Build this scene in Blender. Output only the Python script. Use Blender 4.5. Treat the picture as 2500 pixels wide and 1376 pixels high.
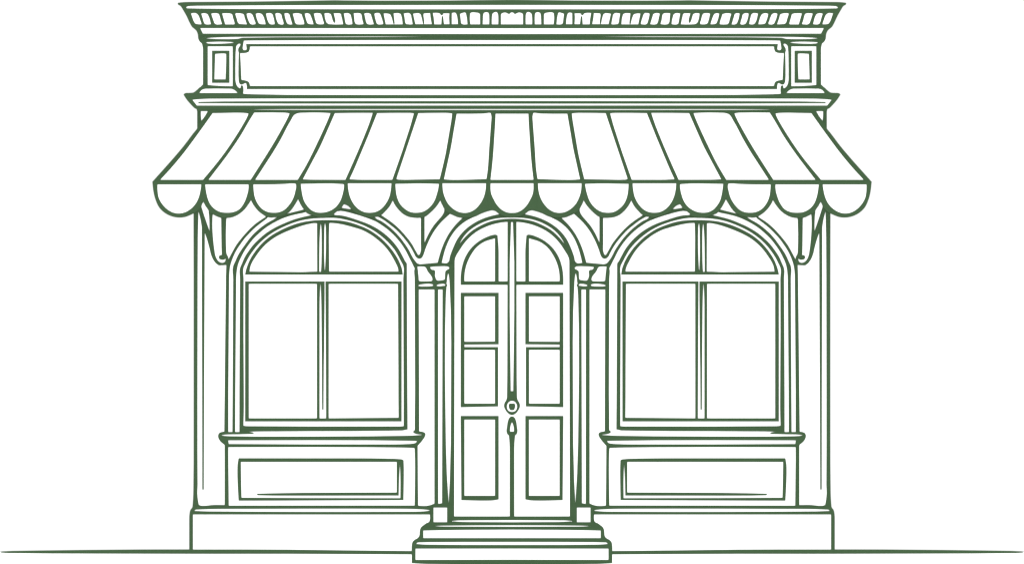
import bpy, bmesh, math, mathutils
for o in list(bpy.data.objects): bpy.data.objects.remove(o)
sc = bpy.context.scene
# ---------------------------------------------------------------- camera, sky, sun, exposure
WID, HEI = 10.0, 10.0*563/1024             # metres covered by the elevation
SX, SZ = WID/2500.0, HEI/1376.0
cd = bpy.data.cameras.new("camera"); cam = bpy.data.objects.new("camera", cd)
sc.collection.objects.link(cam); sc.camera = cam
cd.type = 'ORTHO'; cd.ortho_scale = WID; cd.clip_end = 500
cam.location = (0, -30, HEI/2); cam.rotation_euler = (math.radians(90), 0, 0)
w = bpy.data.worlds.new("World"); sc.world = w; w.use_nodes = True
bg = w.node_tree.nodes["Background"]
bg.inputs[0].default_value = (1, 1, 1, 1); bg.inputs[1].default_value = 0.52
sd = bpy.data.lights.new("sun", 'SUN'); sun = bpy.data.objects.new("sun", sd)
sc.collection.objects.link(sun)
sd.energy = 2.2; sd.angle = math.radians(0.5); sd.color = (1, 1, 1)
sun.location = (0, -20, 8); sun.rotation_euler = (math.radians(89.6), 0, 0)
sc.view_settings.view_transform = 'Standard'; sc.view_settings.look = 'None'
sc.view_settings.gamma = 1.0; sc.view_settings.exposure = 1.0

# ---------------------------------------------------------------- materials
def mat(name, col, var=0.02, rough=0.9):
    m = bpy.data.materials.new(name); m.use_nodes = True
    nt = m.node_tree; b = nt.nodes["Principled BSDF"]
    b.inputs["Roughness"].default_value = rough
    b.inputs["Specular IOR Level"].default_value = 0.0
    tc = nt.nodes.new("ShaderNodeTexCoord"); n = nt.nodes.new("ShaderNodeTexNoise")
    n.inputs["Scale"].default_value = 6.0
    r = nt.nodes.new("ShaderNodeValToRGB")
    r.color_ramp.elements[0].color = (*[c*(1-var) for c in col], 1)
    r.color_ramp.elements[1].color = (*[c*(1+var) for c in col], 1)
    nt.links.new(tc.outputs["Object"], n.inputs["Vector"])
    nt.links.new(n.outputs["Fac"], r.inputs["Fac"])
    nt.links.new(r.outputs["Color"], b.inputs["Base Color"])
    return m
GREEN = mat("green_paint", (0.0312, 0.0583, 0.0284), 0.015)
WHITE = mat("white_paint", (0.72, 0.72, 0.72), 0.01)
FABRIC = mat("white_canvas", (0.72, 0.72, 0.72), 0.015)
GLASS = mat("white_glazing", (0.72, 0.72, 0.72), 0.005, 0.4)
STONE = mat("white_stone", (0.72, 0.72, 0.72), 0.02)
GROUND = mat("pale_ground", (0.88, 0.88, 0.88), 0.01)

# ---------------------------------------------------------------- shape helpers (elevation units, 2500 wide by 1376 high)
def P(s): return [tuple(float(v) for v in p.split(',')) for p in s.split()]
def Z(ox, oy, k, s): return [(ox+x/k, oy+y/k) for x, y in P(s)]
def mir(p): return [(2500-x, y) for x, y in reversed(p)]
def sym(p): return p + [(2500-x, y) for x, y in reversed(p)]      # open path, centre top to centre bottom
def rect(x0, y0, x1, y1): return [(x0, y0), (x1, y0), (x1, y1), (x0, y1)]
def both(p): return [p, mir(p)]

def smooth(p, n=4):
    q = []
    for v in p:
        if not q or math.dist(v, q[-1]) > 0.05: q.append(v)
    if math.dist(q[0], q[-1]) < 0.05: q.pop()
    N = len(q); d = []; L = []
    for i in range(N):
        a, b = q[i], q[(i+1) % N]; l = math.dist(a, b)
        L.append(l); d.append(((b[0]-a[0])/l, (b[1]-a[1])/l))
    tin, tout = [None]*N, [None]*N
    for i in range(N):
        u, v = d[i-1], d[i]; lu, lv = L[i-1], L[i]
        dot = max(-1, min(1, u[0]*v[0]+u[1]*v[1])); ang = math.degrees(math.acos(dot))
        if ang > 50 or (lu > 60 and lv > 60): tin[i], tout[i] = u, v; continue
        if lu > 60 or lu > 4*lv: t = u
        elif lv > 60 or lv > 4*lu: t = v
        else:
            t = (u[0]*lv+v[0]*lu, u[1]*lv+v[1]*lu); m = math.hypot(*t); t = (t[0]/m, t[1]/m)
        tin[i] = tout[i] = t
    out = []
    for i in range(N):
        a, b = q[i], q[(i+1) % N]; l = L[i]; out.append(a)
        if l > 60: continue
        m0, m1 = tout[i], tin[(i+1) % N]
        if abs(m0[0]*d[i][1]-m0[1]*d[i][0]) < 1e-3 and abs(m1[0]*d[i][1]-m1[1]*d[i][0]) < 1e-3: continue
        for k in range(1, n):
            t = k/n; t2, t3 = t*t, t*t*t
            h0, h1, h2, h3 = 2*t3-3*t2+1, t3-2*t2+t, -2*t3+3*t2, t3-t2
            out.append(tuple(h0*a[c]+h1*l*m0[c]+h2*b[c]+h3*l*m1[c] for c in (0, 1)))
    return out

BLEED = 0.7                                    # paint line spreads this far over its edge
def spread(p, grow, d=BLEED):
    n = len(p); ar = sum(p[i][0]*p[(i+1) % n][1]-p[(i+1) % n][0]*p[i][1] for i in range(n))
    sg = (1 if ar > 0 else -1)*(1 if grow else -1)*d; out = []
    for i in range(n):
        a, b, c = p[i-1], p[i], p[(i+1) % n]
        l1, l2 = math.dist(a, b) or 1e-6, math.dist(b, c) or 1e-6
        n1 = ((b[1]-a[1])/l1, -(b[0]-a[0])/l1); n2 = ((c[1]-b[1])/l2, -(c[0]-b[0])/l2)
        m = (n1[0]+n2[0], n1[1]+n2[1]); q = m[0]**2+m[1]**2
        k = 2/q if q > 1e-6 else 0
        h = math.hypot(*m)*k
        lim = 2 if grow else 40
        if h > lim: k *= lim/h
        out.append((b[0]+m[0]*k*sg, b[1]+m[1]*k*sg))
    return out

class Shape:                                   # gathers solid pieces of ONE part
    def __init__(s): s.bm = bmesh.new(); s.mats = []
    def slot(s, m):
        if m not in s.mats: s.mats.append(m)
        return s.mats.index(m)
    def slab(s, m, outer, holes=(), y=0.0, back=0.05, sm=True):
        """solid of the outline with openings, front at y (number or function), back at `back` (or 'sheet')"""
        if m is GREEN and back != 'sheet':
            f0 = y if callable(y) else (lambda px, py, v=y: v)
            if back-f0(1250, 300) > 0.06:
                s.slab(WHITE, outer, holes, lambda px, py: f0(px, py)+0.028, back, sm)
                y = f0; back = 'sheet3'
        loops = [smooth(l) if sm else l for l in [outer]+list(holes)]
        if m is GREEN: loops = [spread(l, i == 0) for i, l in enumerate(loops)]
        mi = s.slot(m); fy = y if callable(y) else (lambda px, py: y)
        by = (lambda px, py: fy(px, py)+(0.02 if back == 'sheet' else 0.0275)) if isinstance(back, str) else (lambda px, py: back)
        flat, edges = [], []
        for l in loops:
            k = len(flat); n = len(l); flat += [mathutils.Vector(p) for p in l]
            edges += [(k+i, k+(i+1) % n) for i in range(n)]
        vs, es, fs, _, _, _ = mathutils.geometry.delaunay_2d_cdt(flat, edges, [], 0, 1e-5)
        def inside(x, yy):
            c = False
            for l in loops:
                for i in range(len(l)):
                    (x0, y0), (x1, y1) = l[i-1], l[i]
                    if (y0 > yy) != (y1 > yy) and x < (x1-x0)*(yy-y0)/(y1-y0)+x0: c = not c
            return c
        keep = [f for f in fs if inside(sum(vs[i][0] for i in f)/3, sum(vs[i][1] for i in f)/3)]
        F, Bk = {}, {}
        for i in {i for f in keep for i in f}:
            px, py = vs[i]
            F[i] = s.bm.verts.new(((px-1250)*SX, fy(px, py), (1376-py)*SZ))
            Bk[i] = s.bm.verts.new(((px-1250)*SX, by(px, py), (1376-py)*SZ))
        cnt = {}
        for f in keep:
            s.bm.faces.new([F[i] for i in f]).material_index = mi
            s.bm.faces.new([Bk[i] for i in reversed(f)]).material_index = mi
            for i in range(3):
                e = (f[i], f[(i+1) % 3]); cnt[e] = 1
        for (i, j) in cnt:
            if (j, i) not in cnt:
                s.bm.faces.new([F[j], F[i], Bk[i], Bk[j]]).material_index = mi
        return s
    def box(s, m, x0, x1, y0, y1, z0, z1):
        mi = s.slot(m)
        v = [s.bm.verts.new((x, y, z)) for x in (x0, x1) for y in (y0, y1) for z in (z0, z1)]
        for q in ((0,1,3,2),(4,6,7,5),(0,4,5,1),(2,3,7,6),(0,2,6,4),(1,5,7,3)):
            s.bm.faces.new([v[i] for i in q]).material_index = mi
        return s
    def link(s, name, parent=None, loc=None):
        bmesh.ops.recalc_face_normals(s.bm, faces=s.bm.faces)
        off = parent_loc(parent) if parent else mathutils.Vector((0, 0, 0))
        if loc is not None: off = mathutils.Vector(loc)
        for v in s.bm.verts: v.co -= off
        me = bpy.data.meshes.new(name); s.bm.to_mesh(me); s.bm.free()
        for m in s.mats: me.materials.append(m)
        o = bpy.data.objects.new(name, me); sc.collection.objects.link(o)
        if parent: o.parent = parent
        elif loc is not None: o.location = loc
        return o
def parent_loc(o):
    v = mathutils.Vector((0, 0, 0))
    while o: v += o.location; o = o.parent
    return v
def thing(name, label, cat, loc):
    o = bpy.data.objects.new(name, None); sc.collection.objects.link(o); o.location = loc
    o['label'] = label; o['category'] = cat
    return o
def relief(name, parent, outer, cells, y, rec=0.012, back=0.05, white=WHITE, extra=()):
    """green outline work standing proud of white infill"""
    s = Shape(); s.slab(GREEN, outer, cells, y, back)
    fy = y if callable(y) else (lambda px, py: y)
    for c in cells: s.slab(white, c, (), (lambda px, py: fy(px, py)+rec), back)
    for e in extra: s.slab(GREEN, e, (), (lambda px, py: fy(px, py)-0.003), fy(1250, 100)+rec+0.02)
    return s.link(name, parent)
def plate(name, parent, poly, y, back, m=WHITE, holes=()):
    return Shape().slab(m, poly, holes, y, back).link(name, parent)

# ================================================================ the setting
zp = (1376-1346.4)*SZ
g = Shape(); zg = (1376-1377.2)*SZ
g.box(GROUND, -400, 400, -400, 400, zg-0.3, zg)
o = g.link("ground"); o['kind'] = 'structure'
line = P("0,1346.6 6,1345.8 30,1344.7 100,1343.6 200,1342.4 340,1341.2 463,1341 600,1341 700,1341.4 844,1343.2 1006,1345.2 1250,1345.2")
line2 = P("1250,1352 1006,1352 844,1351.3 700,1350.7 500,1350.8 240,1350.2 120,1349.8 20,1348.8 4,1347.8")
right = mir(line)[1:]; left = line
kl = line[:-1] + [(2500-x, y) for x, y in reversed(line[:-1])] + [(2500-x, y) for x, y in reversed(line2[1:])] + line2[1:]
s = Shape(); s.box(STONE, -14, 14, -1.0, 9, zg+0.004, zp)
s.slab(GREEN, kl, (), -1.012, -0.985, sm=False)
o = s.link("pavement"); o['kind'] = 'structure'

# ================================================================ the shop building
B = thing("shop_building", "white single storey shopfront outlined in dark green, with arched windows and double door", "building", (0, 0, zp))
s = Shape(); s.box(WHITE, (484-1250)*SX, (2016-1250)*SX, 0.11, 4.2, zp+0.004, (1376-60)*SZ)
s.link("wall", B)
s = Shape(); s.box(WHITE, (478-1250)*SX, (2022-1250)*SX, 0.0, 4.3, (1376-59)*SZ, (1376-12)*SZ); s.link("roof", B)

# ---- crown cornice with its row of slanted dentils
cor = P("1250,0 1160,1 1100,1.8 1040,2 920,2.2 840,1.6 814,1.2 740,2.6 620,4.4 470,5.4 442,6.4 435,7.4 434.6,8.6 436,11.4 439.4,13 448,25 456,39 464,56 470,66 475,70 480,75 483.3,83 484,86 1250,86")
dz1 = ["228,160 295,160 315,175 345,240 362,290 358,299 310,297 285,290 268,268 245,210",
"353,165 375,160 405,160 430,168 450,200 468,255 476,292 470,299 420,300 398,292 386,270 370,215",
"475,163 500,160 550,160 572,168 582,190 598,250 613,290 605,297 580,300 540,300 520,288 508,262 490,210",
"608,160 680,160 715,163 733,172 745,210 762,265 768,290 760,298 740,300 648,300",
"768,166 780,160 810,159 850,163 873,172 890,220 918,300 850,296 820,292 805,280 790,235",
"907,167 925,160 955,160 975,170 995,205 1010,250 1021,290 1015,299 970,300 952,290 935,260 918,215",
"1019,167 1040,160 1070,160 1095,168 1115,195 1133,245 1146,295 1140,299 1085,296 1060,288 1045,260 1028,210",
"1145,165 1155,160 1210,160 1225,170 1240,210 1256,285 1252,297 1235,300 1210,300 1190,292 1170,262 1155,215",
"1258,165 1270,160 1310,160 1332,172 1345,215 1362,270 1366,292 1358,299 1320,300 1300,292 1283,265 1268,220",
"1369,163 1380,160 1415,160 1430,168 1442,200 1460,260 1473,300 1430,300 1408,290 1390,255 1378,215",
"1471,165 1500,160 1550,161 1584,172 1595,210 1613,265 1617,290 1610,298 1590,300 1540,300 1517,296 1503,280 1490,235",
"1618,165 1635,160 1660,160 1680,168 1700,205 1718,255 1730,295 1725,299 1680,296 1657,288 1642,260 1628,215",
"1729,165 1745,160 1800,160 1818,166 1830,190 1845,245 1855,288 1848,298 1830,299 1780,295 1762,285 1750,255",
"1857,163 1870,160 1915,160 1937,170 1950,200 1965,250 1975,270 1983,278 1990,268 1991,245 1985,215 1970,162 1972,160 2045,160 2060,168 2070,200 2092,299 1950,299 1910,294 1888,280 1872,245",
"2094,163 2110,160 2155,160 2178,175 2190,210 2200,255 2204,290 2195,299 2140,300 2122,292 2112,262 2103,210",
"2215,160 2290,160 2308,168 2316,185 2325,240 2340,290 2330,298 2265,300 2242,293 2230,275 2222,215",
"2343,165 2358,160 2405,160 2425,170 2438,205 2458,270 2466,293 2455,299 2400,300 2380,292 2368,270 2355,215"]
dz2 = ["67,168 80,160 105,156 130,158 142,170 160,215 178,275 180,290 172,297 150,300 118,300 100,290 88,260 75,210",
"180,162 230,163 265,175 280,205 302,285 306,290 313,288 315,275 302,162 305,160 370,160 390,168 402,195 418,297 416,299 207,299",
"426,162 500,161 515,175 525,215 541,297 520,300 480,298 455,293 447,280 438,225",
"540,165 570,161 615,160 635,172 645,200 665,288 670,291 676,285 675,250 667,185 668,168 680,161 753,158 755,180 760,225 774,297 569,297",
"781,156 845,156 870,163 882,178 893,186 900,183 905,168 920,161 989,161 985,200 986,250 990,297 918,297 907,203 902,200 895,203 889,299 800,299 793,225",
"1013,158 1045,151 1062,155 1075,175 1085,215 1093,295 1090,297 1012,297",
"1113,167 1145,156 1175,150 1187,155 1195,185 1210,299 1150,299 1132,292 1125,270",
"1236,180 1240,160 1250,152 1280,148 1310,151 1345,158 1358,168 1362,190 1363,299 1240,299 1233,220",
"1398,175 1404,158 1415,151 1445,147 1462,152 1472,175 1474,200 1474,299 1390,299 1393,230",
"1505,190 1511,165 1525,153 1555,144 1570,148 1582,175 1585,210 1585,299 1501,299 1502,220"]
dent = [Z(420, 0, 5, t) for t in dz1] + [Z(900, 0, 5, t) for t in dz2]
dent += [mir(d) for d in dent]
dent.append(sym(list(reversed(Z(900, 0, 5, "1613,299 1613,190 1620,165 1640,155 1670,151 1690,158 1705,167 1718,167 1735,152 1749,149"))))
            )
cyf = lambda px, py: -0.30-0.05*(86-py)/86
topband = sym(P("1250,11.7 800,12 620,12.6 486,13.6 466,14.2 457,15.4 453.6,17.6 455,19.6 457,20.8 510,21.6 620,22.4 760,22.8 920,23 1250,23"))
lowband = sym(P("1250,68.6 488,68.2 495.2,82.4 920,83 1250,83.4"))
s = Shape(); s.slab(GREEN, sym(cor), [topband, lowband]+dent, cyf, 0.0)
for c in (topband, lowband): s.slab(WHITE, c, (), lambda px, py: cyf(px, py)+0.012, 0.0)
C = s.link("cornice", B)
for d in dent: plate("dentil", C, d, lambda px, py: cyf(px, py)+0.008, -0.1)

# ---- frieze with the blank sign board between two panelled end blocks
fri = sym(P("1250,86 484,86 485,95 488,101 493,105.6 495,112 496,130 496,206 485,216.5 1250,234"))
fri = sym(P("1250,86 484,86 485,95 488,101 493,105.6 495,112 496,130 496,206 484,217 484,234 1250,234"))
L1 = P("498.4,93.4 510,92 540,90.4 590,89.4 680,88.8 920,88.2 1000,88.6 1060,89.4 1000,90.3 900,90.7 820,90.9 680,91.4 600,92.6 588,93.4 584,94.6 572,95.6 548,96 520,95.4 506,94.4")
L2 = P("502.6,103.6 505,102.4 516,101.8 556,101.6 569,102.6 573.2,103.6 569,104.8 556,106.2 532,107.2 514,107 505,105.6")
blk = P("506.8,112.7 568.5,112.7 568.5,210.8 538,210 518,208.8 506.8,207.6")
ring_o = P("518.1,124 559.7,124 559.7,201.7 518.1,201.7")
ring_i = P("524.9,131 545.4,130 551,130.2 552.6,132.7 552.6,148 551,194 523,194")
trap = P("485.6,227.2 492.7,219 498,216.8 511,216 556,216 567,216.8 573.5,220 581.2,227.2")
W1 = sym(P("1250,97.6 1060,97.4 900,97.4 760,97.8 620,98.3 595,98.7 593,110 592.5,120 594,122.5 598,122.9 601.5,122 602.5,120 602.2,114 601.3,107.7 1250,107.6"))
W3 = sym(P("1250,113 610,113 609,121 607,125.5 603,127.8 596,129 589,129.2 586,129 586,132 587.6,162 589,195 597,196.4 604,198.4 607.5,201 609,205 610,210 1250,210"))
W2p = P("587.6,108.6 587,106.8 584.5,106 580,108 577,111.5 575.6,120 574.5,150 574.3,180 575,200 577,207 581,213 586,216.2 588,214 588.4,210.3 590.2,208.4 592.2,209.8 593.8,217 593.2,229.2 620,230.5 700,231.8 1250,232.5")
W2q = P("1250,217 603.2,217 602.7,208 601.5,203.2 599,202.2 595,204 590.5,205.8 586.5,205.3 584.3,201.5 583,192 582.6,170 583.3,129 583,127.3 582,123.5 582.3,119 586.5,111.5")
W2 = W2p + [(2500-x, y) for x, y in reversed(W2p[:-1])] + [(2500-x, y) for x, y in reversed(W2q[1:])] + W2q[1:]
cells = both(L1)+both(L2)+both(blk)+[W1, W2]
s = Shape(); s.slab(GREEN, fri, cells+[W3], -0.20, 0.06)
for c in both(L1)+both(L2)+[W1, W2]: s.slab(WHITE, c, (), -0.188, 0.06)
FR = s.link("frieze", B)
for q in (0, 1):
    s = Shape(); s.slab(WHITE, both(blk)[q], (), -0.185, 0.05)
    s.slab(GREEN, both(ring_o)[q], [both(ring_i)[q]], -0.2, -0.18)
    s.link("end_block_panel", FR)
plate("sign_board", FR, W3, -0.190, 0.05)

# ---- ledge over the awning
led = sym(P("1250,212 498,212 496,206 480,220.8 472.7,226 461.8,227.2 450.9,228.6 448.7,230.8 456.3,242.6 467.2,255.3 476.3,264 480.5,266.3 481.5,269 1250,269"))
led = sym(P("1250,233 594,233 594,229.6 585,229.6 572,213 498,213 496,206 480,220.8 472.7,226 461.8,227.2 450.9,228.6 448.7,230.8 456.3,242.6 467.2,255.3 476.3,264 480.5,266.3 481.5,269 1250,269"))
lc = sym(P("1250,239.6 700,239.8 547,240.3 489,241.3 468.7,243 480.5,257.9 1250,257.9"))
thin = sym(P("1250,265.6 820,265.7 700,265.9 640,266.3 588,267.3 640,268.4 700,268.7 820,268.8 1250,268.9"))
ln = sym(P("1250,246.8 700,247.4 547,247.9 486,249 484.6,249.4 484.6,250.8 486,251.3 547,251.7 700,252.3 1250,252.5"))
led = sym(P("1250,233 594,233 594,229.6 588,229.6 576,212 498,212 496,206 480,220.8 472.7,226 461.8,227.2 450.9,228.6 448.7,230.8 456.3,242.6 467.2,255.3 476.3,264 480.5,266.3 481.5,270.5 1250,270.5"))
relief("ledge", B, led, [lc, thin]+both(trap), -0.26, 0.012, 0.0, extra=[ln])

# ---- facade sheet: surrounds of arches and door
F4 = P("553,530.8 552,536 551.6,546.3 551,584.4 551.6,604.4 553.1,620.7 555.8,625.5 557.5,634.3 560.8,628.2 565,620.2 569.4,611.9 577.5,597.8 586.7,585.5 598.6,571.4 611.8,557.3 625.9,545 650.5,528.6 640,515 613,482 600,500 575,520 556,527")
F5 = P("652.5,530.8 650,533.9 635.1,545 619.7,557.8 607.4,570.1 596,582.8 587.6,594.3 576.8,610.6 569.8,624.6 564.5,638.3 561.7,648.4 559.9,660 558.9,680 556.9,960 556.9,1054.4 567.9,1054.4 568.5,960 569.8,680 569.8,649.7 575.1,637.4 580.4,625.5 588.3,611.9 598.2,597.8 606.5,586.4 619.3,571.4 633.8,558.2 651.4,545.2 666.7,536.6 680.4,528.2 676,524 656,525")
F6 = P("698,522.9 711.6,519.2 727,515.4 743.3,511.2 727.7,480")
X1 = P("913.8,528.6 917,528 921.6,528.3 930,532.3 942.2,540 953.6,548.8 966.8,559.4 980,573 988.5,583 997.7,595 1005.8,607.8 1012,619.6 1015.9,626.7 1019.9,629.8 1023.4,631 1026.9,630.2 1030,627.8 1032.5,623.5 1037.9,608 1048.8,582.6 1061.5,560.8 1076,542.6 1096,523.5 1100.6,519 1110,520 1131,530.5 1112.4,549 1097.9,568 1085,591.7 1076,615.3 1068.8,641.3 1030,644.9 1023.4,644.7 1019,643 1012.4,635.9 1005.8,625.8 997.9,610.4 987.8,595 980,584.4 969,571.7 958,560.7 944.8,549.7 930.9,540 917,532.5")
X2 = P("929.3,524.5 939,531 952.3,540 964.6,549.7 980,564.6 992.5,579 1004.7,595 1012.4,608.6 1019.9,621.8 1021.6,622.9 1024.3,621.6 1026.9,616.1 1028,595 1028,526 1010,526 985,515 967,498 958.9,482 948,500 935,516")
X3 = P("1036,526 1036,594.4 1048.8,567 1059.7,549.9 1070.6,537.2 1079.7,526.3 1083.9,519 1085.3,511 1083.5,503 1079,492 1075.5,481 1064,500 1050,514")
X4 = P("833,507.2 835.4,502.7 839,496 843.5,496.5 853,501 861,511 849,510")
D1 = P("1077.9,641.9 1081.4,626.2 1089.2,600.7 1098,581 1114.7,557.5 1134.4,540.8 1158,528.1 1175.5,519 1196,511 1202,511 1211,513 1221,522.6 1199,527.5 1183.4,532.4 1159.9,543.4 1136.3,560.5 1118.7,581 1106.9,604.6 1099,626.2 1096,638 1093,641.5")
D2 = sym(P("1250,530.4 1238.3,530.6 1216.7,532 1187.3,538.9 1163.8,549.7 1142.2,565.4 1126.5,585 1119.6,599 1134.4,580.5 1152,564 1175.5,550 1199,540.4 1226.6,535.3 1250,534.2"))
tri = P("490,266 507,266 509,266.8 506.4,274 500.8,283.6 491.2,296 490,284")
FWl = P("746.8,516.8 727,521.6 707.2,526.4 689.6,532.6 672,541 650,554.2 629.4,571.4 617.1,583.7 607.4,596 596.2,612.3 588.7,626.4 582.6,639.6 579.5,649.7 577.7,660 576.2,680 574,960 573.7,1057 573.7,1068 1016,1068 1016,660 1012.8,654.4 1006.2,641.2 999.2,627.6 990.4,610.4 980.1,594.8 969,580.9 958,569.5 944.8,558 931.6,548.6 917.5,540 910,536.7 892.4,530.1 879.2,525.7 866,521.9 852.8,518.2 839.6,515.3 830.8,514.3 824.6,515 818,514 812,508 790,506 768,508 757,511")
WO = P("585,1054.4 585.1,960 586.4,680 586.3,655.4 591.8,641.8 597.5,628.6 607.2,613.2 621.9,594.3 633.8,582.8 649.2,569.8 664.6,559.8 680,551.6 694,545.4 716,536.6 738,530.4 763.6,525 790,523 815.4,524.3 818.9,525.2 830.8,525.9 844,528.5 857.2,532.3 870.4,536.6 883.6,541.2 900.8,547.9 914,554.5 927.2,562.4 940.4,572.3 953.6,584.4 963.1,595 972.8,608.2 981.6,623.6 988.6,637.2 992.8,644.3 992.9,680 994,960 994.6,1047.2 989.2,1048.2 984.4,1049.4 976,1049.8 940,1050.4 856,1051.2 760,1051.3 672.6,1051.9 620.2,1052.4 598.7,1053.3 597,1054.4")
DO = P("1250,541 1239.7,541 1216.7,543.8 1187.3,552.6 1159.9,567.3 1138.3,586.9 1122.6,608.5 1109.6,636.4 1109,900 1108.3,1260.5 1250,1260.5")
fac = sym(P("1250,262 482,262 482,1240 1060,1240 1060,1268 1250,1268"))
s = Shape()
holes = []
for c in (F4, F5, F6, X1, X2, X3, X4, D1, tri, FWl): holes += both(c)
s.slab(GREEN, fac, holes+[D2, sym(DO)], -0.05, 0.105)
for c in (F4, F5, F6, X1, X2, X3, X4, D1, tri):
    for h in both(c): s.slab(WHITE, h, (), -0.038, 0.105)
s.slab(WHITE, D2, (), -0.038, 0.105)
for q in (0, 1): s.slab(WHITE, both(FWl)[q], [both(WO)[q]], -0.038, 0.105)
s.link("facade", B)

# ---- arched display windows
WB = P("594.3,680 594.2,652.8 598.8,643.1 605.4,629.9 616,613.6 631.6,594.7 644.8,582.4 662.4,569.2 680,559 702.8,548.4 720.4,541.8 738,536.9 760,533.3 780,531.8 800,531.2 817.6,531.4 830.8,532.9 844,535.6 857.2,538.9 870.4,543 887.6,549.4 900.8,555.8 914,563.3 927.2,572.6 940.4,583.6 952.1,595.2 963.1,608.2 972.8,624.5 979.4,637.2 984.9,647.8 985,680 986,960 986,1040.2 976,1040.8 760,1040.9 684.2,1040.5 608.6,1040.2 598,1039.6 593.8,1038.8 594.7,1006.5 594.8,960 594,810")
fan_o = P("598.9,669.8 600.8,660 604.6,648 611.6,632.1 622.2,615.4 637.3,596.9 649.2,585.5 664.6,573.9 680,564.9 707.2,552.4 724.8,546.2 742.4,541.8 760,539.1 780,537.6 800,537.3 817.6,537.8 835.2,539.3 848.4,541.7 861.6,545.3 874.8,549.9 887.6,554.8 900.8,561.1 914,569.5 927.2,579.2 940.4,591.5 955.2,608.2 964,620.5 971.9,633.7 977.2,645.6 980.5,655 982.9,669.8")
fan = [P("608.7,663 609,660 610.7,650.6 615.1,639.6 622.2,628.2 632.7,613.2 649.2,595.2 664.6,582.9 680,573.6 707.2,561.2 724.8,554.6 742.4,548.9 760,545 767.2,544 774.5,544.4 774.9,663 758.2,663.4 740,664.2 714.2,664")]
fan.append(P("803.3,544.8 804.5,543.9 806.6,543.5 817.6,544.2 835.2,547 852.8,551.2 866,554.9 883.2,560.4 896.4,566.8 909.6,574.8 922.8,584.9 934.5,595.2 948.6,611.3 959.6,628.4 966.2,640.8 970.6,650 972.6,656 973.3,662.9 803.2,662.9 802.5,588"))
fb = [Z(740, 430, 5.505, "238,622 247,680 252,850 251,1080 247,1220 242,1287 215,1285 216,1050 220,820 230,660"),
      Z(740, 430, 5.505, "293,615 303,650 309,750 310,900 305,1120 298,1250 291,1280 285,1240 280,1050 281,820 286,660")]
Q = P("598.9,686.9 792,686.9 791.9,734.5 790.9,848 790,900 789.6,960 789.4,999 787,999 786.6,960 786.4,900 785.3,762.8 784.3,715.6 783.6,696.7 782.6,692.5 781.5,696.7 780.5,715.6 779.8,762.8 779.8,1021 796.6,1021 796.5,984 796.2,900 795.5,753.4 795.1,686.9 980.1,686.9 980,1027.8 598.9,1027.8")
panes = [P("607,692.2 774.1,692.2 774.2,1021 607,1021"), P("802.1,692.2 972,692.2 973.1,900 973.2,960 973.7,1019.6 940,1019.8 802,1021")]
for q in (0, 1):
    b = lambda c: both(c)[q]
    s = Shape(); s.slab(GREEN, b(WO), [b(WB)], -0.06, 0.09)
    s.slab(WHITE, b(WB), [b(fan_o), b(Q)], -0.05, 0.09)
    win = s.link("display_window", B)
    s = Shape(); s.slab(GREEN, b(fan_o), [b(c) for c in fan+fb], -0.055, 0.085)
    for c in fb: s.slab(WHITE, b(c), (), -0.047, 0.085)
    s.link("fanlight_frame", win)
    Shape().slab(GREEN, b(Q), [b(c) for c in panes], -0.056, 0.085).link("sash", win)
    for c in fan: plate("fanlight_pane", win, b(c), -0.03, 0.02, GLASS)
    for c in panes: plate("window_pane", win, b(c), -0.03, 0.02, GLASS)

# ---- corner pilasters with scroll brackets
F1 = P("484,512.7 488,526.3 491.7,544.4 493.2,557 493.2,680 494,960 494.3,1194 497,1194 497.9,960 499.1,680 499.5,575 499.9,565.3 506.2,584.4 511.7,604.4 516.2,622.5 521.7,634.4 529,643.4 534.4,646.9 541,646.9 553,646.2 552,680 549,960 548,1053.2 548,1080 549,1090 549,1232.6 517.2,1232.7 505.4,1234 493.6,1234.4 489.7,1234 484.9,1232 482.5,1218 481.3,1203.8 482,1181.6 481.6,1103 481.6,960 482,680 482.5,580")
F2 = P("491.2,502.7 493,496 496.6,483 503,496 511,510 510,515.4 511,526.3 512.2,567.2 501.7,537 493.5,511.7")
F3 = P("519.5,520.8 518,539 518,557 519.9,584.4 522.6,608 526.2,626.2 531.7,636.2 538,640.7 543.5,641.6 549,639 551.3,633.4 551.6,629.5 549.8,631.3 547,633 541.7,633.4 536.2,631.3 534.7,627 536.2,624 539.8,622.5 542,623.8 541.3,599 540.4,526 530,522 521,516")
pil = P("473,470 555,470 553,530.8 552,536 551.6,546.3 551,584.4 551.6,604.4 553,620.7 555.8,626.2 557.3,634.7 556.5,646 555,680 553,960 553,1238 470,1238 470.7,1235.2 471.8,1220.8 472.7,1194.7 473.4,1129 473.5,960 473.5,680")
for q in (0, 1):
    relief("corner_pilaster", B, both(pil)[q], [both(c)[q] for c in (F1, F2, F3)], -0.14, 0.012, 0.10)

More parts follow.
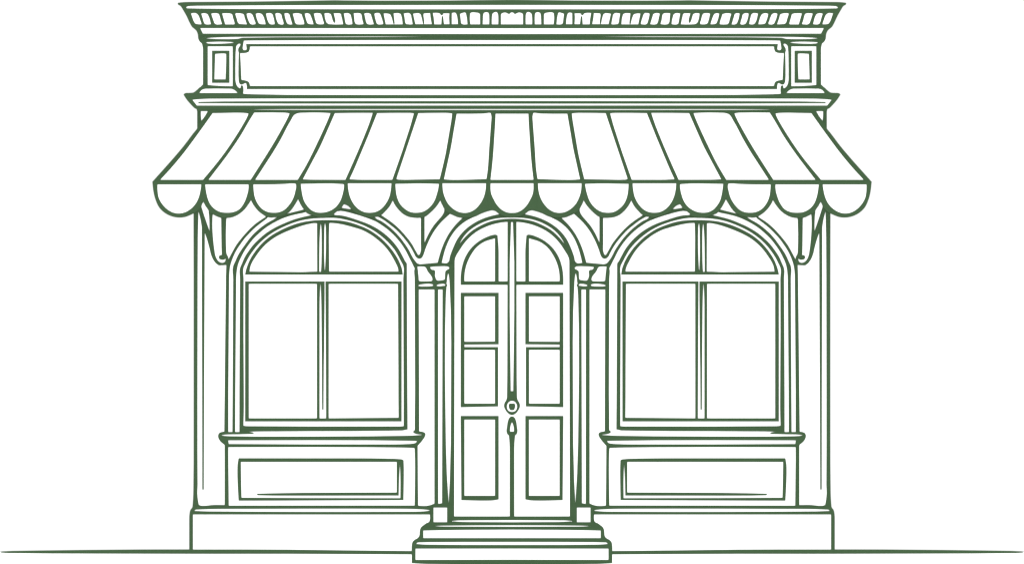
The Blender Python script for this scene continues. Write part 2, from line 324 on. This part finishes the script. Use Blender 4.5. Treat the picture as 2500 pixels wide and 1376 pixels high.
# ---- paired columns either side of the door
shaft1 = P("1022,706 1061,706 1061.1,1228.5 1053.8,1231.8 1043.1,1234.4 1032.4,1234.9 1016,1233.8 1016,1060 1022.9,1060 1022.8,960")
shaft1 = P("1022,706 1061,706 1061.1,1228.5 1053.8,1231.8 1043.1,1234.4 1032.4,1234.9 1019,1233.8 1019,1080 1023,1075 1023,1040 1022.8,960")
shaft2 = P("1069.2,706 1080.9,706 1079.7,1228 1069.4,1229.9")
capA = P("1018.5,650 1033.8,650.1 1038,651 1041,654.3 1043.2,659 1046.9,665.2 1051.2,670 1054,674.3 1056,679.4 1056,683.4 1054.5,685.6 1051,686.5 1030.9,686.7 1025,686.3 1022.9,685.4 1022,683.8 1021.4,675 1020,661.2")
capB = P("1049.8,651.8 1050.9,651 1060,650.1 1074.5,649.4 1087.5,649.3 1093.4,650.2 1096.6,652.2 1097.7,654 1096.3,656.2 1090.5,659.4 1087.9,662 1087.2,666.3 1086.5,678.7 1085.7,682 1083.2,683.4 1078,684.1 1069.4,685 1066.5,684.1 1064.3,681.6 1062.5,676.5 1061.4,671.4 1062.1,663.4 1061.4,660.5 1058.8,659 1055.2,658.7 1052.3,656.9 1050.5,654.7")
e1 = P("1020.5,696.5 1022.9,694.9 1030.9,693 1041.8,692 1051.2,692.3 1056.3,693.6 1058.3,696 1056.7,697.6 1051.2,698.7 1038,699.2 1026.5,699 1021.8,698")
e2 = P("1064.9,696.5 1067.9,694.3 1074.5,692.6 1080.3,692.1 1085.4,692.7 1087.5,694.3 1087.2,696.5 1085.4,697.6 1070.8,698.7 1066.5,698")
jl = P("1094.7,665.6 1093,669.2 1091.5,676.5 1090.5,686.7 1090.1,693.2 1091.2,694.7 1091.8,696.3 1091.2,698 1089.9,699 1089,710 1087.9,730 1086.2,808.3 1086,907 1087,1000 1088.1,1080 1090.4,1156.3 1095.4,1238.7 1098.8,1171.6 1101.1,1080 1101.5,1000 1102,833 1101,758.9 1098.1,689.7 1096.1,669.9")
colm = P("1012.8,654.4 1016,646.8 1028,647 1068.8,645 1090,645 1105,645 1105,1240 1013,1240 1013,1020 1013.8,960 1012.8,680")
for q in (0, 1):
    b = lambda c: both(c)[q]
    cc = [capA, capB, e1, e2, shaft1, shaft2, jl]
    s = Shape(); s.slab(GREEN, b(colm), [b(c) for c in cc], -0.16, 0.08)
    for c in (e1, e2, jl): s.slab(WHITE, b(c), (), -0.148, 0.08)
    co = s.link("column_pair", B)
    for c in (capA, capB): plate("capital", co, b(c), -0.150, 0.07)
    for c in (shaft1, shaft2): plate("shaft", co, b(c), -0.148, 0.07)

# ---- window sills, bulkheads and plinth
sill = P("549,1088 549,1085.6 536.5,1074 533,1065.8 533.4,1060 536.5,1056 541,1054.4 548,1053.2 549,1054.4 602.8,1054.3 615.6,1055.3 619,1056.3 618.8,1057.4 614.4,1058.3 579.5,1059.2 549.3,1060 541.7,1061 540.3,1062.3 543.5,1063.3 554,1064.4 579.5,1065 634.2,1065.5 760,1065.4 904,1064.8 964,1064 1012,1062.8 1028.8,1061.8 1030,1060.8 1028.8,1059.8 1020.4,1059 1012,1056.6 1009,1053.8 1009.6,1052.2 1011.6,1051.2 1013,1048 1022.9,1048 1023,1052.6 1030,1053.6 1034.8,1055 1037.8,1057.4 1038.4,1060.8 1037.2,1064.4 1032.4,1072.2 1019.2,1087.6 1019.2,1088")
strip = P("549.3,1060 541.7,1061 540.3,1062.3 543.5,1063.3 554,1064.4 579.5,1065 634.2,1065.5 760,1065.4 904,1064.8 964,1064 1012,1062.8 1028.8,1061.8 1030,1060.8 1028.8,1059.8 1020.4,1059 1012,1056.6 989,1056 760,1056.5 640,1057 619,1056.3 618.8,1057.4 614.4,1058.3 579.5,1059.2")
sc2 = P("556.7,1074 760,1073.6 904,1073.8 988,1074.8 1014.4,1075.4 1018.8,1075.6 1017.4,1078.2 1013.8,1081.4 1007.2,1082.8 988,1084 952,1084.6 760,1084.6 558.1,1083.6")
bulk = P("549,1088 1019.2,1088 1019.8,1171.6 1020.5,1238 549,1238")
bc = P("556.9,1090.5 760,1090.2 904,1090.6 976,1091.4 1009.6,1092.4 1012.8,1093.6 1013.7,1125.8 1013.6,1171 1012.8,1233.8 558.1,1234 557,1129")
ro = P("583,1118.4 860,1118.5 913.4,1118.8 951.6,1119.5 974.4,1120.6 982.8,1122 984.8,1123.5 985.4,1141 985.4,1164 984.5,1219.6 675.5,1220.8 583,1221 580.6,1175 580.1,1148.9 580.6,1133")
ri = P("587.6,1126.6 969,1126.5 969,1202 860,1202.2 740,1202.8 675.5,1203.8 628.4,1204.9 627.9,1206.4 629,1207.8 675.5,1208.7 740,1208.8 972.9,1208.6 973.7,1171.6 975.5,1135 976.3,1131.9 977.2,1141 978,1159.4 978,1215.8 740,1215.5 589.2,1214.6 588.2,1171")
for q in (0, 1):
    b = lambda c: both(c)[q]
    s = Shape(); s.slab(GREEN, b(sill), [b(sc2)], -0.30, 0.0)
    s.slab(WHITE, b(sc2), (), -0.288, 0.0); s.slab(WHITE, b(strip), (), -0.285, 0.0)
    s.link("window_sill", B)
    s = Shape(); s.slab(GREEN, b(bulk), [b(bc)], -0.22, 0.0)
    s.slab(WHITE, b(bc), (), -0.208, 0.0); bk = s.link("bulkhead", B)
    s = Shape(); s.slab(GREEN, b(ro), [b(ri)], -0.225, -0.20)
    s.slab(WHITE, b(ri), (), -0.215, -0.20)
    s.link("panel", bk)
pl = P("1050,1237.5 470,1237.5 469,1239.8 466.2,1243 464.2,1248.3 463.2,1254.9 462.6,1270 462.6,1346 1012,1346 1050,1346")
pl1 = P("473.8,1247 476.2,1243.8 479.8,1242.8 512.4,1241.6 560.6,1241.1 740,1240.6 860,1240.5 982,1240.8 1020.2,1241.8 1040,1243 1047.7,1244.2 1050.3,1245.3 1047.7,1246.8 1035.5,1248 997.3,1248.9 860,1249.4 740,1249.3 608.9,1248.8 512.4,1248.2")
pl2 = P("470.6,1254.8 1050,1254.8 1050,1268 1048.4,1272.8 1044.8,1275.8 1035.2,1281.2 1029.2,1286 1026.2,1291.4 1025.2,1298 1024.6,1305.8 1022,1311.2 1010,1319.6 1007,1324.4 1005.9,1331.6 1005.7,1344.8 844,1343.2 700,1341.4 600,1341 470.6,1341")
pl = P("1053,1237.5 470,1237.5 469,1239.8 466.2,1243 464.2,1248.3 463.2,1254.9 462.6,1270 462.6,1346 1053,1346")
base = P("1048,1237.5 1106,1237.5 1106,1275.5 1048,1275.5")
for q in (0, 1):
    b = lambda c: both(c)[q]
    relief("plinth", B, b(pl), [b(pl1), b(pl2)], -0.34, 0.012, 0.0, STONE)
    relief("column_base", B, b(P("1053.2,1237.5 1106,1237.5 1106,1277 1053.2,1277")), [b(rect(1058, 1238, 1092, 1274.4))], -0.36, 0.012, 0.0, STONE)

# ---- double door
half = P("1250,541 1239.7,541 1216.7,543.8 1187.3,552.6 1159.9,567.3 1138.3,586.9 1122.6,608.5 1109.6,636.4 1109,900 1108.3,1260.5 1250,1260.5")
ao = P("1125.3,694.6 1125.3,677.2 1128.5,651.7 1136.3,628 1150,606.6 1169.7,588.9 1191.2,577.7 1203,573.8 1210.9,573.2 1214.2,574.8 1215.8,592.8 1217,618.3 1217,686.8 1240.5,686.8 1240.5,694.6")
ai = P("1133.4,686.8 1133.4,673.3 1137.3,649.7 1148,624.2 1163.8,602.6 1179.5,590.9 1208.9,580.9 1208.9,686.8")
mo = P("1125.3,714.6 1217,714.6 1217,839.7 1133.4,840.4 1133.4,847.1 1215.7,847.1 1215.7,991.2 1125.3,993.1")
m1 = P("1133.4,722.8 1208.8,722.8 1208.8,833.7 1133.4,834.2"); m2 = rect(1133.4, 853.3, 1208.8, 985)
lo = P("1125.2,1015.2 1216.9,1015.2 1216.9,1217.9 1208.7,1219.6 1184,1220.8 1161.8,1220.6 1126.9,1219.6"); li = rect(1133.4, 1023.4, 1209, 1210)
for q in (0, 1):
    b = lambda c: both(c)[q]
    dl = Shape().slab(WHITE, b(half), (), 0.0, 0.05).link("door", B)
    for nm, oo, ii, m in (("arched_pane", ao, [ai], GLASS), ("door_panel", mo, [m1, m2], WHITE), ("kick_panel", lo, [li], WHITE)):
        s = Shape(); s.slab(GREEN, b(oo), [b(i) for i in ii], -0.015, 0.004)
        for i in ii: s.slab(m, b(i), (), -0.007, 0.004)
        s.link(nm, dl)
up = sym(P("1250,540.6 1239.7,541 1239.5,694.6 1239,907 1238.4,960 1237.5,973 1236.2,977 1232.3,983.5 1231.1,990.5 1232.7,996.6 1235.8,1001.9 1241.9,1008.8 1247,1011.5 1250,1012"))
strip_c = sym(P("1250,541.6 1247.2,541.6 1244.1,640 1244.1,758.9 1245.6,882.4 1246.6,954.6 1250,954.6"))
esc = sym(P("1250,978.6 1246.2,979 1241.9,981.8 1238.8,987 1237.8,992.7 1239.2,998.4 1242.7,1002.7 1247.1,1004.3 1250,1004.7"))
knob = sym(P("1250,985.2 1247.1,984.7 1244,985.7 1242.7,987.9 1243.2,994 1244.9,998.4 1247.1,1000.3 1250,1000.1"))
low = sym(P("1250,1016.5 1247.1,1017.1 1243.6,1020.2 1241,1026.3 1238.4,1041.1 1237.2,1052.4 1238.4,1057.5 1240.9,1060.7 1242.8,1062.4 1244,1073.6 1245,1098.3 1245,1260.5 1250,1260.5"))
key = sym(P("1250,1029.2 1247.5,1034.1 1245.8,1040.2 1244.8,1048 1244.9,1052 1246.7,1053.9 1248.4,1053.6 1250,1053"))
s = Shape(); s.slab(GREEN, up, [strip_c, esc], -0.03, -0.001); s.slab(GREEN, low, [key], -0.03, -0.001)
s.slab(WHITE, strip_c, (), -0.022, -0.001)
ast = s.link("door_astragal", B)
plate("handle_rose", ast, esc, -0.034, -0.001)
plate("keyhole_plate", ast, key, -0.024, -0.001)
Shape().slab(GREEN, knob, (), -0.075, -0.034).link("door_knob", ast)

# ================================================================ awning
A = thing("awning", "white fabric awning with green ribs and a scalloped valance over the whole shopfront", "awning", (0, -0.05, (1376-270)*SZ))
ay = lambda px, py: -0.28-0.40*(py-269)/174.6
can = sym(P("1250,270.5 510,270.5 506.4,274 500.8,283.6 491.2,296.5 482,313.5 472,326 449.6,355.6 424,386 398.4,414.8 372.5,443.6 1250,443.6"))
can = sym(P("1250,269 510,269 506.4,274 500.8,283.6 491.2,296.5 482,313.5 472,326 449.6,355.6 424,386 398.4,414.8 372.5,443.6 1250,443.6"))
pan = [P("518.9,275.6 552,275 584,274.6 600,275.4 607.4,276.7 604.8,283.6 593.6,304.4 572.8,338 544,379.6 520,410 495.7,439 390.4,439 424,402 449.6,370.8 480,330 500.8,301.2"),
P("620.5,274.2 680,274.2 700.8,275 707.7,276.4 704,285.2 688,315.6 664,357.2 640,395.6 612.2,439 508,439 532.8,406.8 556.8,374.8 587.2,330 609.6,291.6"),
P("807.5,275.6 789.6,274.5 756,274.2 744,274.5 728,275.6 720,278.5 708.8,294.8 684.8,339.6 660.8,379.6 622.2,439 727,439 748,403.6 773.6,352.4 794.4,307.6 804,285.2"),
P("817.3,275.6 860,275 910.6,275 904.8,293.2 888.8,334.8 866.4,387.6 843.4,439 764,438.8 738.6,437.7 759.2,398.8 786.4,346"),
P("920.5,275.6 956,275 1000.8,275 1011,276.2 1000.8,312.4 981.6,371.6 958,439 884,439 852.6,437.7 868,403.6 896.8,334.8"),
P("1021,275.6 1068,275 1094.8,275.3 1104.4,276.4 1102,296.4 1090,366.8 1082,403.6 1073.7,437.5 1004,438.8 980,438.8 970.4,438 967.2,436.4"),
P("1114.6,277 1162,276.9 1186,276 1194,274.8 1198,275.1 1199.6,279.6 1199.6,298 1194.8,362 1190.8,418 1188,437 1130,439 1094.8,438.8 1083.3,437.8 1098,371.6 1107.6,317.2")]
pan = pan + [mir(p) for p in pan] + [sym(P("1250,277 1209.5,277 1208.4,302.8 1204.4,365.2 1200.4,410 1197,439 1250,439"))]
s = Shape(); s.slab(GREEN, can, pan, ay, 'sheet')
# closed fabric cheeks running back from the two raking edges to the wall
edge = smooth(P("491.2,296.5 482,313.5 472,326 449.6,355.6 424,386 398.4,414.8 372.5,443.6 900,444 900,280"))
edge = [p for p in edge if p[0] <= 491.3 and p[1] <= 443.7]
mi = s.slot(FABRIC)
for sg in (1, -1):
    pr = None
    for x, y in edge:
        X = ((x+0.6)-1250)*SX*sg; zz = (1376-y)*SZ
        a = s.bm.verts.new((X, ay(x, y)+0.02, zz)); c = s.bm.verts.new((X, 0.0, zz))
        if pr:
            f = s.bm.faces.new([pr[0], a, c, pr[1]]); f.material_index = mi
        pr = (a, c)
s.link("canopy_frame", A)
for p in pan:
    Shape().slab(FABRIC, p, (), lambda px, py: ay(px, py)+0.004, 'sheet').link("fabric_panel", A)
J = P("372.5,443.6 496.6,490 613,486 727.7,484 839,497.2 958.9,486.7 1075.5,485.8 1192,514.4")
JT = [372.5, 496.2, 612.7, 728.3, 844.5, 960.5, 1075.8, 1192.2]
ct = [P("375.4,468 380,486.3 390,507 405.4,520.8 421.8,528 438,530.3 452.6,528.6 463.5,524.5 473,520 484,512 491,503 493,497"),
P("501.7,501 508,510 512,517 521,522.5 529,527 540.4,530.8 553,530.8 565.3,529.5 579.8,523.5 594.3,512.6 605.2,499"),
P("615.2,491.8 621.6,502.7 632.5,515.4 643.4,523.5 651.5,528 659.7,530 668.8,529.5 679.7,528.3 690,526 697.9,522.3 710.6,511.7 718.8,500"),
P("732.4,494.5 738.7,505.4 743.3,511.2 747,516.8 763.6,524.8 775,529 790,530.5 802,529.5 813.5,524.5 816,520.3 820,517 826,512 833,507.2 835.4,502.7"),
P("843.5,498.5 850.8,502.3 859,510.5 868,518 880,524.5 895,529 905,530 914,528.4 921.6,527.5 929.3,524.5 941.6,513.6 950.7,502.7"),
P("965.2,500 974.3,511.7 985.2,521.7 998,528 1012.5,530.3 1028,530.3 1036,528.5 1052.4,516.3 1065.2,502.7"),
P("1077,492.7 1081.5,501.8 1084.6,508 1089,514 1100.6,521.7 1107,524.5 1117.8,529 1131,530.6 1145,530 1158,528 1175.5,520 1187.3,515.7")]
S = [P("384,449.6 492,449.6 489.9,464.5 485.3,482.7 478,497.2 467.2,509 452.6,518 438,521.2 423.6,519.4 409,511.7 396.3,499 387.2,482.7 384.2,464.5"),
P("500.4,449.6 607.4,449.6 607,461 603.4,477.2 595.2,497.2 583.4,511.7 569,518 554.4,519.4 538,517.6 523.5,510 512.6,498 506.2,482.7 502.6,466.3"),
P("618,449.6 668.8,449.3 696,448.3 716,447.3 722.2,447.8 723.5,453.6 721.5,466.3 716,484.5 705,501.8 692.4,513.6 679.7,518.5 668.8,519.4 654.3,517.7 639.7,510 628.8,497.2 621.6,480.9 618.9,464.5"),
P("733.8,448.2 794.5,447.3 821.7,447.8 837.2,448.7 840.3,450.5 839.9,459 837.2,472.7 830.8,490.9 821.7,503.6 807.2,514 792.7,518.6 783.6,519.4 770.9,518 758.2,511.7 749,501.8 741.8,490 737,471.8"),
P("848.6,447 956.2,447 954.9,460.9 950.7,480.9 941.6,498 930.7,510 918,517.2 903.5,519.4 889,517.7 874.4,510 862.6,497.2 854.4,480.9 850,462.7"),
P("964.9,448.2 994.3,447.8 1021.6,447.3 1048.8,447.6 1072,448.2 1070.6,459 1067,473.6 1059.7,492.7 1048.8,506.3 1034.3,516.3 1018,519.4 1001.6,517.6 987,509 976,497.2 968.9,480.9 965.8,462.7"),
P("1079.6,446.9 1187,446.9 1185.8,463.3 1181.4,481 1171.6,498.7 1157.9,512.4 1144,518.7 1134.4,519.8 1122.6,518.3 1106.9,510.4 1094,497.7 1085.3,481 1081,465.3")]
yv = ay(0, 443.6)
for i in range(7):
    out = ([(JT[i], 443.6)] if i else []) + [J[i]] + ct[i] + [J[i+1], (JT[i+1], 443.6)]
    for q in (0, 1):
        sh = Shape(); sh.slab(GREEN, both(out)[q], [both(S[i])[q]], yv-0.002-0.0015*(i % 2), yv+0.02)
        sh.slab(FABRIC, both(S[i])[q], (), yv+0.004, yv+0.018)
        sh.link("scallop", A)
out = sym(P("1250,443.6 1192.2,443.6 1192,514.4 1196,513.2 1202,512.4 1208.9,514 1214,517.5 1221,522.6 1232,527.5 1250,529.6"))
mid = sym(P("1250,446.9 1197.1,446.9 1197.5,465.3 1199,473.2 1205,486.9 1214.8,502.6 1226.6,513.4 1240.3,519.2 1250,519.8"))
sh = Shape(); sh.slab(GREEN, out, [mid], yv-0.0035-0.0015, yv+0.02); sh.slab(FABRIC, mid, (), yv+0.004, yv+0.018); sh.link("scallop", A)

# ================================================================ entrance steps
T = thing("entrance_steps", "three white stone steps with green outlines leading up to the double door", "steps", (0, -0.9, zg))
lA = sym(P("1250,1268.4 1184,1268.7 1136,1269 1113,1269.7 1105.4,1271 1103.4,1272.4 1124,1273.6 1172,1274.2 1250,1274.6"))
lB = sym(P("1250,1281 1160,1281.2 1100,1281.8 1070,1282.4 1053.8,1283.5 1066.4,1284.6 1100,1285.3 1250,1285.6"))
cC = sym(P("1250,1291.6 1136,1292.2 1076,1293 1033,1294 1033,1313.2 1250,1313.2"))
lD = sym(P("1250,1321.7 1130,1321.8 1052,1322.2 1021.4,1322.8 1019,1323.4 1016,1326.4 1017.2,1327.6 1028,1328.6 1052,1329.3 1130,1329.9 1250,1330"))
cE = sym(P("1250,1337.9 1014,1338.1 1014,1366.4 1250,1365.9"))
t1 = sym(P("1250,1262.5 1107,1262.5 1107,1277 1050,1277 1048.4,1272.8 1044.8,1275.8 1035.2,1281.2 1029.2,1286 1027.4,1289 1250,1289"))
t1 = sym(P("1250,1260.3 1107,1260.3 1107,1275.5 1045.2,1275.5 1035.2,1281.2 1029.2,1286 1027.4,1289 1250,1289"))
t2 = sym(P("1250,1289 1027.4,1289 1026.2,1291.4 1025.2,1298 1024.6,1305.8 1022,1311.2 1012.5,1318 1250,1318"))
t3 = sym(P("1250,1318 1012.5,1318 1010,1319.6 1007,1324.4 1005.9,1331.6 1005.7,1344.8 1005.7,1373.2 1052,1375.4 1120,1376.6 1250,1377"))
for out, cl, y in ((t1, [lA, lB], -0.55), (t2, [cC], -0.85), (t3, [lD, cE], -1.18)):
    s = Shape(); s.slab(GREEN, out, cl, y, -0.345)
    for c in cl: s.slab(STONE, c, (), y+0.012, -0.345)
    s.link("step", T)
